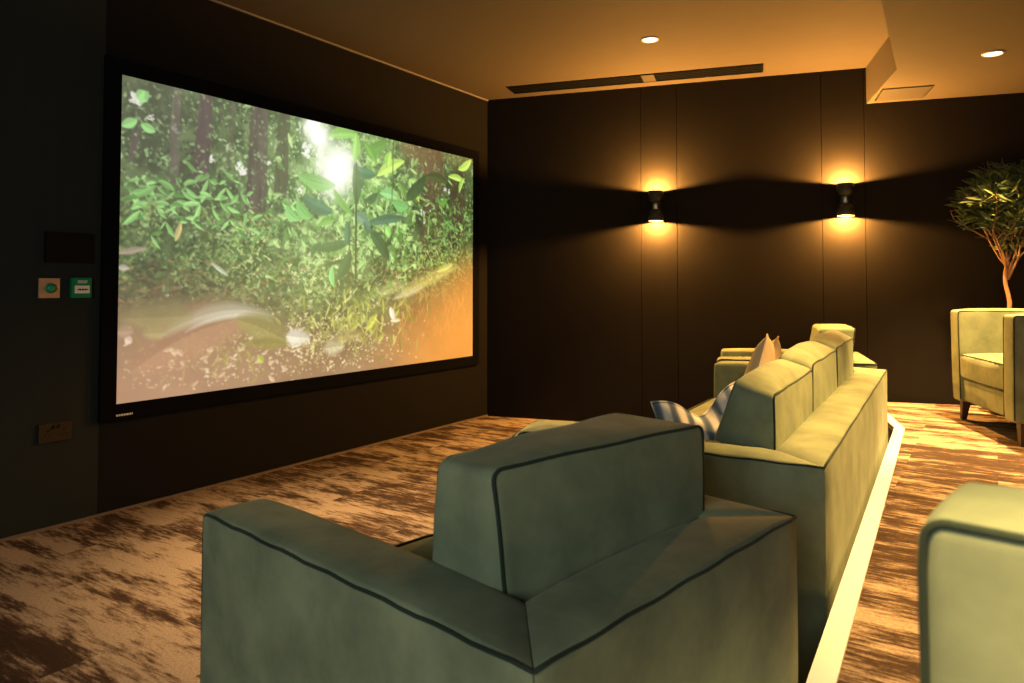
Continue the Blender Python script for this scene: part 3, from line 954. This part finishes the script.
pic[:] = lerp(rgb(44, 60, 38)[None, None], rgb(132, 166, 98)[None, None], t * (0.40 + 0.60 * light[..., None]))
def speckle(N, ymax, dark, seed, ymin=-0.02):
    for i in range(N):
        x = rg.rand(); y = ymin + (ymax - ymin) * rg.rand()
        l = sunl(x, y); cl = clump[min(GH - 1, max(0, int(y * GH))), min(GW - 1, int(x * GW))]
        if rg.rand() < 0.20 + 0.42 * l + 0.9 * (cl - 0.5):
            c = lerp(rgb(112, 158, 90), rgb(216, 244, 184), rg.rand() ** 1.3 * (0.45 + 0.55 * l))
        else:
            c = lerp(rgb(30, 44, 28), rgb(86, 112, 64), rg.rand())
        dab(x, y, 0.008 + 0.018 * rg.rand() ** 2, 0.0022 + 0.0038 * rg.rand(), rg.rand() * 6.28, c, 0.85)
speckle(5200, 0.70, 0, 1)
def gap(px, py, r_, col, N=10):
    x, y = film_uv(px, py)
    for k_ in range(N):
        a = rg.rand() * 6.28; q = r_ * rg.rand()
        dab(x + math.cos(a) * q / ASP, y + math.sin(a) * q * 1.2, r_ * (0.5 + rg.rand()), r_ * 0.30, rg.rand() * 6.28, col, 0.85)
for px, py, r_ in [(133, 97, .020), (138, 104, .018), (176, 131, .012), (240, 168, .022), (243, 174, .018), (211, 160, .014), (311, 129, .040), (318, 141, .035), (306, 150, .028), (320, 160, .03), (230, 150, .012), (268, 165, .012), (300, 190, .016), (382, 228, .018), (421, 212, .012), (444, 190, .010), (448, 192, .01), (152, 118, .012), (286, 195, .012)]:
    gap(px, py, r_, rgb(234, 242, 226))
# trunks
def trunk_p(px0, py0, px1, py1, wpx, col, al=0.92):
    x0, y0 = film_uv(px0, py0); x1, y1 = film_uv(px1, py1)
    wd = abs(film_uv(px0 + wpx / 2, py0)[0] - film_uv(px0 - wpx / 2, py0)[0]) * ASP / 2
    c = x0 + (x1 - x0) * (V - y0) / (y1 - y0) + 0.006 * (vnoise(1, 7, int(px0)) - 0.5)
    w_ = wd * (1 + 0.25 * np.clip((V - y0) / (y1 - y0), 0, 1))
    mk = np.clip((w_ - np.abs(U - c) * ASP) / 0.005 + 0.5, 0, 1) * np.clip((V - y0) / 0.02 + (1 if y0 < 0.03 else 0), 0, 1) * np.clip((y1 - V) / 0.06, 0, 1) * al
    tex = 0.82 + 0.36 * vnoise(170, 16, int(px0) + 3)
    pic[:] = pic * (1 - mk[..., None]) + np.asarray(col) * tex[..., None] * mk[..., None]
TR = rgb(66, 56, 56)
trunk_p(139, 128, 133, 170, 7, rgb(78, 70, 66), .8)
trunk_p(177, 88, 174, 190, 8, rgb(92, 86, 78), .7)
trunk_p(205, 92, 199, 196, 13, TR)
trunk_p(231, 100, 229, 180, 4, rgb(70, 70, 54), .7)
trunk_p(259, 103, 255, 232, 17, TR)
trunk_p(284, 108, 281, 210, 11, rgb(58, 56, 46))
trunk_p(433, 150, 430, 262, 17, rgb(80, 66, 50), .8)
trunk_p(458, 170, 455, 255, 12, rgb(66, 52, 40), .6)
for px, py, r_ in [(418, 158, .10), (432, 172, .08), (408, 150, .06)]:
    x, y = film_uv(px, py); blend(np.exp(-((((U - x) * ASP) / r_) ** 2 + ((V - y) / (r_ * 0.8)) ** 2)) * .75, rgb(112, 88, 66))
for i in range(1500):                               # leaves crossing the trunks
    x = rg.rand(); y = rg.rand() * 0.5
    c = lerp(rgb(60, 92, 50), rgb(176, 220, 140), rg.rand())
    dab(x, y, 0.008 + 0.018 * rg.rand() ** 2, 0.0025 + 0.0035 * rg.rand(), rg.rand() * 6.28, c, 0.55)
# understory: fine bright litter of leaves, deep gaps between
for i in range(5200):
    y = 0.38 + 0.40 * rg.rand(); x = rg.rand()
    fade = 1 if y < 0.62 else max(0.0, 1 - (y - 0.62) / 0.16)
    mid = math.exp(-((x - 0.50) / 0.26) ** 2)
    if x < 0.22: fade *= 0.55
    fade *= 0.35 + 0.65 * float(clump[min(GH - 1, int(y * GH)), min(GW - 1, int(x * GW))] > 0.47)
    if rg.rand() < 0.36: c = lerp(rgb(38, 54, 28), rgb(78, 96, 46), rg.rand())
    else: c = lerp(rgb(104, 138, 62), rgb(240, 252, 170), rg.rand() ** 0.9 * (0.5 + 0.5 * mid))
    a = rg.choice([-1, 1]) * (0.1 + rg.rand() * 1.2)
    dab(x, y, 0.010 + 0.030 * rg.rand() ** 2, 0.0022 + 0.0040 * rg.rand(), a, c, 0.85 * fade)
# fresh sprays on the left: thin arching stems with pairs of narrow leaves
def spray(px0, py0, px1, py1, nl, ll, c0, c1, wmul=1.0):
    x0, y0 = film_uv(px0, py0); x1, y1 = film_uv(px1, py1)
    for k_ in range(nl):
        f = (k_ + 0.5) / nl
        x = x0 + (x1 - x0) * f + rg.normal(0, .008); y = y0 + (y1 - y0) * f - 0.03 * math.sin(f * PI) + rg.normal(0, .018)
        a = math.atan2(y1 - y0, (x1 - x0) * ASP)
        for sg in (-1, 1):
            aa = a + sg * (0.15 + 0.8 * rg.rand()) + (PI if rg.rand() < .3 else 0); ln = ll * (0.35 + 0.75 * rg.rand())
            leafp(x, y, x + math.cos(aa) * ln / ASP, y + math.sin(aa) * ln + 0.015, ln * 0.14 * wmul, lerp(c0, c1, rg.rand()), 0.92, bend=0.05 * ln * sg)
ga, gb = rgb(70, 124, 56), rgb(164, 236, 130)
for args in [(125, 190, 175, 205, 6, .075), (140, 210, 200, 200, 7, .07), (130, 222, 190, 224, 6, .075), (165, 195, 235, 190, 7, .06), (190, 215, 240, 205, 6, .06), (205, 198, 250, 200, 5, .06), (150, 235, 215, 232, 5, .05), (175, 180, 215, 187, 4, .05), (215, 230, 255, 218, 5, .05), (120, 205, 140, 185, 4, .05), (225, 245, 262, 235, 4, .05), (262, 215, 300, 205, 5, .05), (268, 235, 305, 240, 5, .05), (290, 215, 320, 222, 5, .05)]:
    spray(*args, ga, gb)
for p_ in [(139, 92, 147, 104, .022), (141, 126, 156, 134, .015), (122, 128, 138, 122, .016), (137, 100, 144, 92, .014)]:
    a_, b_ = film_uv(*p_[:2]), film_uv(*p_[2:4]); leafp(*a_, *b_, p_[4], rgb(140, 220, 118), 0.95)
a_, b_ = film_uv(177, 243), film_uv(183, 224); leafp(*a_, *b_, .010, rgb(208, 190, 120), .9)
# sunlit leaves round the sun
for i in range(620):
    x = rg.normal(film_uv(365, 190)[0], 0.12); y = rg.normal(0.30, 0.17)
    c = lerp(rgb(70, 120, 50), rgb(206, 246, 150), rg.rand())
    dab(x, y, 0.02 + 0.045 * rg.rand(), 0.004 + 0.009 * rg.rand(), rg.rand() * 6.28, c, 0.75)
for px, py, r_, al in [(336, 170, .095, 1.0), (318, 136, .06, .8), (330, 185, .06, .6), (345, 160, .05, .7)]:
    x, y = film_uv(px, py); blend(np.exp(-(np.hypot((U - x) * ASP, (V - y)) / r_) ** 2) * al, rgb(252, 255, 240))
# central sapling with broad back-lit leaves (q: motif sheet)
def q(x, y): return film_uv(280 + x / 3.595, 110 + y / 3.595)
dk, dk2, md, lt, gg = rgb(50, 76, 48), rgb(62, 96, 76), rgb(96, 150, 62), rgb(186, 228, 104), rgb(96, 128, 110)
SAP = [((60, 235), (200, 275), 26, rgb(110, 168, 84)), ((190, 370), (80, 315), 26, dk2), ((345, 235), (262, 210), 20, dk2), ((272, 345), (266, 195), 22, dk), ((300, 415), (455, 392), 17, dk2), ((260, 470), (112, 500), 17, dk), ((150, 480), (112, 535), 12, dk),
       ((255, 505), (200, 615), 22, dk), ((320, 435), (392, 545), 26, dk), ((238, 400), (236, 490), 17, dk2), ((262, 378), (322, 420), 22, gg), ((190, 285), (262, 380), 14, md), ((345, 240), (445, 185), 22, lt), ((385, 215), (395, 150), 18, rgb(160, 214, 90)),
       ((498, 335), (480, 255), 14, rgb(178, 200, 84)), ((440, 330), (525, 235), 26, dk), ((400, 330), (460, 350), 22, rgb(108, 176, 96)), ((355, 300), (420, 320), 20, rgb(130, 196, 120)), ((270, 80), (262, 190), 18, rgb(140, 200, 90)), ((170, 95), (275, 90), 22, rgb(120, 180, 80)),
       ((300, 150), (385, 110), 22, rgb(84, 132, 58)), ((300, 120), (345, 200), 16, md), ((600, 240), (662, 262), 14, lt), ((636, 215), (684, 178), 18, lt), ((640, 300), (660, 245), 12, rgb(160, 210, 92)), ((520, 240), (600, 262), 20, rgb(66, 82, 44)), ((330, 440), (300, 400), 14, dk2),
       ((300, 330), (350, 300), 16, dk), ((560, 330), (600, 320), 14, md), ((590, 400), (625, 440), 12, rgb(110, 170, 90)), ((370, 420), (392, 460), 16, rgb(150, 226, 110)), ((190, 560), (196, 640), 12, rgb(120, 210, 110)), ((60, 330), (110, 395), 22, rgb(104, 176, 88)), ((20, 350), (70, 400), 18, rgb(116, 190, 100)), ((140, 420), (195, 400), 14, md), ((420, 260), (450, 330), 15, rgb(100, 140, 66))]
for (a_, b_, w_, c) in SAP:
    a_ = q(*a_); b_ = q(*b_)
    leafp(*a_, *b_, w_ / 3.595 / 235, c, 0.93, bend=0.010 * rg.choice([-1, 1]))
    leafp(*a_, *b_, 0.0016, np.clip(c * 1.3, 0, 1), 0.55)
leafp(*q(272, 190), *q(272, 630), 0.0055, rgb(58, 62, 34), 1.0, p=0.1)
leafp(*q(250, 400), *q(246, 690), 0.0035, rgb(66, 68, 40), 0.85, p=0.1)
leafp(*q(405, 90), *q(400, 330), 0.003, rgb(70, 80, 40), 0.8, p=0.1)
leafp(*q(375, 420), *q(372, 560), 0.003, rgb(70, 80, 40), 0.8, p=0.1)
for i in range(330):
    x = film_uv(rg.uniform(425, 470), 200)[0]; y = 0.25 + 0.35 * rg.rand()
    dab(x, y, 0.015 + 0.025 * rg.rand(), 0.003 + 0.004 * rg.rand(), rg.rand() * 6.28, lerp(rgb(40, 56, 28), rgb(150, 206, 104), rg.rand()), .8)
for k_ in range(6): gap(rg.uniform(420, 445), rg.uniform(195, 225), .008, rgb(232, 240, 230), 5)
# brown forest floor, with warm room-light spill painted into its colours
floor_n = fbm(9, 6, 40, 4)
edge = 0.63 + 0.17 * np.exp(-((U - 0.52) / 0.20) ** 2) - 0.16 * smooth(.78, 1, U) + 0.10 * (floor_n - 0.5)
mk = smooth(-0.10, 0.22, V - edge)
for i in range(900):                                # dark twigs and brown litter under the plants
    x = rg.rand(); y = rg.uniform(.56, .9)
    dab(x, y, 0.012 + 0.03 * rg.rand(), 0.002 + 0.003 * rg.rand(), rg.uniform(-.6, .6), lerp(rgb(78, 58, 40), rgb(168, 136, 96), rg.rand()), .6 * (0.3 if .4 < x < .62 else 1))
gcol = lerp(rgb(150, 116, 92)[None, None], rgb(206, 132, 58)[None, None], smooth(0.50, 0.98, U)[..., None])
gcol = gcol * (0.88 + 0.24 * floor_n[..., None]) * lerp(0.84, 1.10, smooth(.55, 1.0, V))[..., None]
pic[:] = pic * (1 - mk[..., None] * 0.86) + gcol * mk[..., None] * 0.86
for i in range(1300):                               # sun flecks
    px, py = rg.normal(330, 34), rg.normal(338, 18)
    if rg.rand() < .3: px, py = rg.normal(215, 50), rg.normal(362, 18)
    x, y = film_uv(px, py)
    if y > 0.985 or y < .55 or x < 0.01 or x > .99: continue
    c = lerp(rgb(150, 138, 70), rgb(255, 240, 200), rg.rand())
    dab(x, y, 0.006 + 0.018 * rg.rand() ** 2, 0.002 + 0.0035 * rg.rand(), rg.uniform(-.8, .8), c, 0.75)
for i in range(150):
    px, py = rg.normal(365, 32), rg.normal(325, 14); x, y = film_uv(px, py)
    a = rg.uniform(-2.6, -.5); ln = 0.03 + 0.045 * rg.rand()
    leafp(x, y, x + math.cos(a) * ln / ASP, y + math.sin(a) * ln, 0.004 + .004 * rg.rand(), lerp(rgb(110, 116, 46), rgb(216, 220, 120), rg.rand()), .75)
for i in range(70):
    px, py = rg.normal(205, 30), rg.normal(355, 12); x, y = film_uv(px, py)
    a = rg.uniform(-2.4, -.4); ln = 0.025 + 0.04 * rg.rand()
    leafp(x, y, x + math.cos(a) * ln / ASP, y + math.sin(a) * ln, 0.005, lerp(rgb(120, 110, 56), rgb(190, 190, 96), rg.rand()), .6)
# soft arching leaves close to the lens (c3, c4: motif sheets)
def c3(x, y): return film_uv(100 + x / 3.415, 220 + y / 3.415)
def c4(x, y): return film_uv(280 + x / 3.595, 230 + y / 3.595)
leafp(*c3(120, 520), *c3(540, 330), 0.085, rgb(158, 122, 92), .85, soft=.7, bend=-.035)
leafp(*c3(215, 400), *c3(600, 330), 0.026, rgb(182, 180, 154), .8, soft=.95, bend=-.050)
leafp(*c3(300, 385), *c3(600, 350), 0.014, rgb(206, 208, 186), .6, soft=.95, bend=-.045)
leafp(*c3(470, 340), *c3(650, 420), 0.050, rgb(140, 136, 78), .85, soft=.6, bend=-.010)
leafp(*c3(500, 425), *c3(640, 420), 0.022, rgb(124, 122, 60), .6, soft=.7)
leafp(*c3(80, 340), *c3(330, 330), 0.050, rgb(140, 140, 84), .6, soft=.95)
leafp(*c3(160, 390), *c3(240, 385), 0.020, rgb(162, 160, 100), .7, soft=.9)
leafp(*c3(70, 385), *c3(130, 380), 0.018, rgb(176, 152, 128), .7, soft=.9)
leafp(*c3(640, 395), *c3(690, 405), 0.030, rgb(222, 222, 204), .85, soft=.8)
leafp(*c4(30, 380), *c4(115, 390), 0.030, rgb(214, 210, 190), .85, soft=.8)
leafp(*c4(155, 425), *c4(235, 415), 0.030, rgb(192, 184, 150), .8, soft=.8)
leafp(*c4(195, 385), *c4(300, 370), 0.026, rgb(160, 148, 92), .7, soft=.8)
leafp(*c4(395, 275), *c4(410, 325), 0.016, rgb(252, 244, 220), .9, soft=.5)
leafp(*c4(395, 325), *c4(435, 322), 0.010, rgb(244, 230, 196), .8, soft=.5)
leafp(*c4(420, 240), *c4(640, 130), 0.030, rgb(196, 190, 104), .65, soft=.8, bend=-.010)
leafp(*c4(560, 150), *c4(620, 122), 0.016, rgb(206, 216, 110), .8, soft=.6)
leafp(*c4(340, 230), *c4(460, 190), 0.026, rgb(172, 186, 120), .6, soft=.9)
leafp(*c4(400, 250), *c4(520, 200), 0.018, rgb(204, 204, 160), .6, soft=.9)
leafp(*c4(310, 360), *c4(350, 300), 0.018, rgb(204, 214, 90), .7, soft=.6)
leafp(*c3(60, 120), *c3(170, 100), 0.010, rgb(170, 150, 134), .8, soft=.6)
leafp(*c3(70, 165), *c3(110, 170), 0.010, rgb(196, 186, 172), .8, soft=.6)
leafp(*c3(385, 150), *c3(445, 195), 0.008, rgb(206, 214, 186), .8, soft=.5)
leafp(*c3(100, 405), *c3(124, 420), 0.013, rgb(232, 214, 190), .9, soft=.4)
leafp(*c3(545, 465), *c3(565, 485), 0.016, rgb(176, 196, 84), .9, soft=.5)
for i in range(26):
    x, y = c3(rg.uniform(180, 680), rg.uniform(440, 560)); dab(x, y, .02 + .02 * rg.rand(), .004 + .005 * rg.rand(), rg.uniform(-1, 1), rgb(222, 196, 160), .75)
for i in range(70):
    x, y = c4(rg.uniform(420, 680), rg.uniform(230, 400)); a = rg.uniform(-1.9, -1.0); ln = .03 + .05 * rg.rand()
    leafp(x, y, x + math.cos(a) * ln / ASP, y + math.sin(a) * ln, .005, rgb(226, 166, 84), .30, soft=.9)
# room light washing over the screen, painted into the film
room_haze = 0.29 * (1 - smooth(0.05, 0.60, U)) * (0.45 + 0.55 * (1 - smooth(0.0, 0.75, V)))
blend(room_haze, rgb(166, 156, 156))
blend(0.09 * np.ones_like(U), rgb(196, 176, 150))
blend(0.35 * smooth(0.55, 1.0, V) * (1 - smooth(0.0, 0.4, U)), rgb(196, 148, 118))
blend(0.55 * smooth(0.62, 1.0, V * 0.75 + U * 0.30) * smooth(.6, .95, U), rgb(222, 142, 62))  # orange downlight spill at lower right, painted in
g1 = np.exp(-(np.hypot((U - SUN[0]) * ASP, (V - SUN[1])) / 0.40) ** 2)
g2 = np.exp(-(np.hypot((U - film_uv(320, 270)[0]) * ASP / 1.7, (V - 0.58)) / 0.20) ** 2)
pic[:] = 1 - (1 - np.clip(pic, 0, 1)) * (1 - 0.30 * g1[..., None] * rgb(200, 255, 150)) * (1 - 0.26 * g2[..., None] * rgb(235, 255, 130))
for px, py, r_, al in [(337, 170, .075, .95), (318, 136, .05, .8), (310, 128, .04, .8)]:
    x, y = film_uv(px, py); blend(np.exp(-(np.hypot((U - x) * ASP, (V - y)) / r_) ** 2) * al, rgb(255, 255, 244))
pic = 0.5 + (pic - 0.5) * 1.16 + 0.012
pic = np.clip(pic, 0, 1)
k_ = pic.copy()
k_[1:-1, 1:-1] = (pic[1:-1, 1:-1] * 5 + pic[:-2, 1:-1] + pic[2:, 1:-1] + pic[1:-1, :-2] + pic[1:-1, 2:]) / 9
pic = np.clip(k_, 0, 1)
lin = np.where(pic <= 0.04045, pic / 12.92, ((pic + 0.055) / 1.055) ** 2.4)
# screen sheet with real thickness: front grid carrying the picture
nv = GW * GH
gx = (np.arange(GW) / (GW - 1)) * SW
gz = SH - (np.arange(GH) / (GH - 1)) * SH
co = np.zeros((GH, GW, 3)); co[..., 0] = gx[None, :]; co[..., 1] = -0.016; co[..., 2] = gz[:, None]
ii = np.arange(GH * GW).reshape(GH, GW)
quads = np.stack([ii[:-1, :-1], ii[1:, :-1], ii[1:, 1:], ii[:-1, 1:]], -1).reshape(-1, 4)
extra = np.array([[0, -0.004, SH], [SW, -0.004, SH], [SW, -0.004, 0], [0, -0.004, 0]])
allco = np.vstack([co.reshape(-1, 3), extra])
faces = [tuple(q) for q in quads.tolist()] + [(nv + 0, nv + 1, nv + 2, nv + 3)]
me = bpy.data.meshes.new('picture')
me.from_pydata(allco.tolist(), [], faces); me.update()
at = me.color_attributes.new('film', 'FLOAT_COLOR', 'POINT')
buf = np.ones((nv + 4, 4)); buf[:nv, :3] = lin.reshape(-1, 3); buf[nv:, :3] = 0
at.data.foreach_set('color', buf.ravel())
m, nt, b = new_mat('film_with_room_light')
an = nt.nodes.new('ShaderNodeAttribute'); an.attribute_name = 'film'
nt.links.new(an.outputs['Color'], b.inputs['Emission Color'])  # emits the film together with the painted room light
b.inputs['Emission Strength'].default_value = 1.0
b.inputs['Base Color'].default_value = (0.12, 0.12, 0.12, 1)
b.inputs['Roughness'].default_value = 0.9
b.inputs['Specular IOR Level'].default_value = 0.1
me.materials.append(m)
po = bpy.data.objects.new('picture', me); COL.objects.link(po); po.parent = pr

# small fittings left of the screen
t_ = wall_thing('wall_plate', 'black square panel on the wall left of the screen, above the green call point', 'panel', 3.53, 1.345)
bm = bmesh.new(); box(bm, -0.105, 0.105, -0.022, -0.001, -0.073, 0.073); bevel_all(bm, 0.004, 2); link('cover', bm, 'blackplastic', t_, smooth=False)
bm = bmesh.new(); box(bm, -0.088, 0.088, -0.0235, -0.0215, -0.058, 0.058); bevel_all(bm, 0.001, 1); link('grille', bm, 'blackplastic', t_, smooth=False)

def cyl_y(bm, cx, cz, r, y0, y1, seg=28, dome=0.0):
    rings = []
    prof = [(r, y0), (r, y1)]
    if dome:
        prof = [(r, y0), (r, y1), (r * 0.85, y1 - dome * 0.5), (r * 0.5, y1 - dome * 0.85), (r * 0.02, y1 - dome)]
    for rr, y in prof:
        rings.append([bm.verts.new((cx + rr * math.cos(2 * PI * k / seg), y, cz + rr * math.sin(2 * PI * k / seg))) for k in range(seg)])
    for a, b_ in zip(rings, rings[1:]):
        for k in range(seg):
            j = (k + 1) % seg
            bm.faces.new((a[k], a[j], b_[j], b_[k]))
    bm.faces.new(rings[0]); bm.faces.new(rings[-1])

t_ = wall_thing('push_button_plate', 'brass square wall plate with a round green push button', 'wall switch', 3.611, 1.148)
bm = bmesh.new(); box(bm, -0.046, 0.046, -0.010, -0.001, -0.047, 0.047); bevel_all(bm, 0.003, 2); link('plate', bm, 'brass', t_, smooth=False)
bm = bmesh.new(); cyl_y(bm, 0.004, 0, 0.024, -0.0095, -0.016); link('collar', bm, 'green', t_)
bm = bmesh.new(); cyl_y(bm, 0.004, 0, 0.018, -0.015, -0.022, dome=0.008); link('push_button', bm, 'greenbutton', t_)
for sx in (-1, 1):
    bm = bmesh.new(); cyl_y(bm, 0.004 + sx * 0.034, 0, 0.004, -0.0095, -0.0115); link('screw', bm, 'steel', t_)

t_ = wall_thing('emergency_call_point', 'green emergency call point box with a white label, beside the brass button plate', 'call point', 3.467, 1.148)
bm = bmesh.new(); box(bm, -0.048, 0.044, -0.022, -0.001, -0.048, 0.050); bevel_all(bm, 0.006, 3); link('housing', bm, 'green', t_, smooth=False)
bm = bmesh.new(); box(bm, -0.036, 0.034, -0.024, -0.0215, -0.026, 0.012); bevel_all(bm, 0.001, 1); lb = link('glass_label', bm, 'whiteplastic', t_, smooth=False)
bm = bmesh.new()
cyl_y(bm, 0.0015, -0.007, 0.005, -0.0235, -0.0255, 16)
for sx in (-1, 1):
    box(bm, *sorted((0.0015 + sx * 0.012, 0.0015 + sx * 0.024)), -0.0255, -0.0235, -0.0095, -0.0045)
    x0 = 0.0015 + sx * 0.007
    vs = [bm.verts.new(q) for q in ((x0, -0.0254, -0.007), (x0 + sx * 0.007, -0.0254, -0.0005), (x0 + sx * 0.007, -0.0254, -0.0135), (x0, -0.0236, -0.007), (x0 + sx * 0.007, -0.0236, -0.0005), (x0 + sx * 0.007, -0.0236, -0.0135))]
    for f in ((0, 1, 2), (5, 4, 3), (0, 3, 4, 1), (1, 4, 5, 2), (2, 5, 3, 0)):
        bm.faces.new([vs[i] for i in f])
link('arrows_symbol', bm, 'blackplastic', lb, smooth=False)
bm = bmesh.new()
rl = random.Random(3)
for z0, xs in ((0.032, -0.022), (0.024, -0.022)):
    x = xs
    while x < 0.022:
        w_ = rl.uniform(0.003, 0.005); box(bm, x, x + w_, -0.0232, -0.0216, z0, z0 + 0.0055); x += w_ + 0.0015
link('lettering', bm, 'whiteplastic', t_, smooth=False)

t_ = wall_thing('power_outlet', 'dim bronze double power outlet low on the wall left of the screen', 'outlet', 3.570, 0.459)
bm = bmesh.new(); box(bm, -0.075, 0.075, -0.010, -0.001, -0.045, 0.045); bevel_all(bm, 0.003, 2); link('plate', bm, 'dimplate', t_, smooth=False)
for sx in (-1, 1):
    bm = bmesh.new()
    box(bm, sx * 0.036 - 0.004, sx * 0.036 + 0.004, -0.0108, -0.0098, 0.004, 0.014)
    for q in (-1, 1): box(bm, sx * 0.036 + q * 0.011 - 0.004, sx * 0.036 + q * 0.011 + 0.004, -0.0108, -0.0098, -0.014, -0.009)
    link('socket', bm, 'blackplastic', t_, smooth=False)
    bm = bmesh.new(); box(bm, sx * 0.012 - 0.005, sx * 0.012 + 0.005, -0.014, -0.0098, 0.016, 0.034); bevel_all(bm, 0.001, 1); link('rocker_switch', bm, 'blackplastic', t_, smooth=False)

# ------------------------------------------------------------------ world and camera
w = bpy.data.worlds.new('world'); scn.world = w; w.use_nodes = True
w.node_tree.nodes['Background'].inputs['Color'].default_value = (0.02, 0.02, 0.022, 1)
w.node_tree.nodes['Background'].inputs['Strength'].default_value = 0.2

cam = bpy.data.cameras.new('camera')
co_ = bpy.data.objects.new('camera', cam); COL.objects.link(co_)
cam.sensor_width = 36.0; cam.sensor_fit = 'HORIZONTAL'
cam.lens = 725.0 / 1024 * 36
cam.shift_x = 0.0
cam.shift_y = -(341.5 - (285 - 725 * math.tan(math.radians(1.9)))) / 1024
co_.location = (0, 0, 1.163)
co_.rotation_euler = (math.radians(90 + 1.9), 0, 0)
cam.clip_start = 0.02
cam.dof.use_dof = True
cam.dof.focus_distance = 3.2
cam.dof.aperture_fstop = 6.5
scn.camera = co_
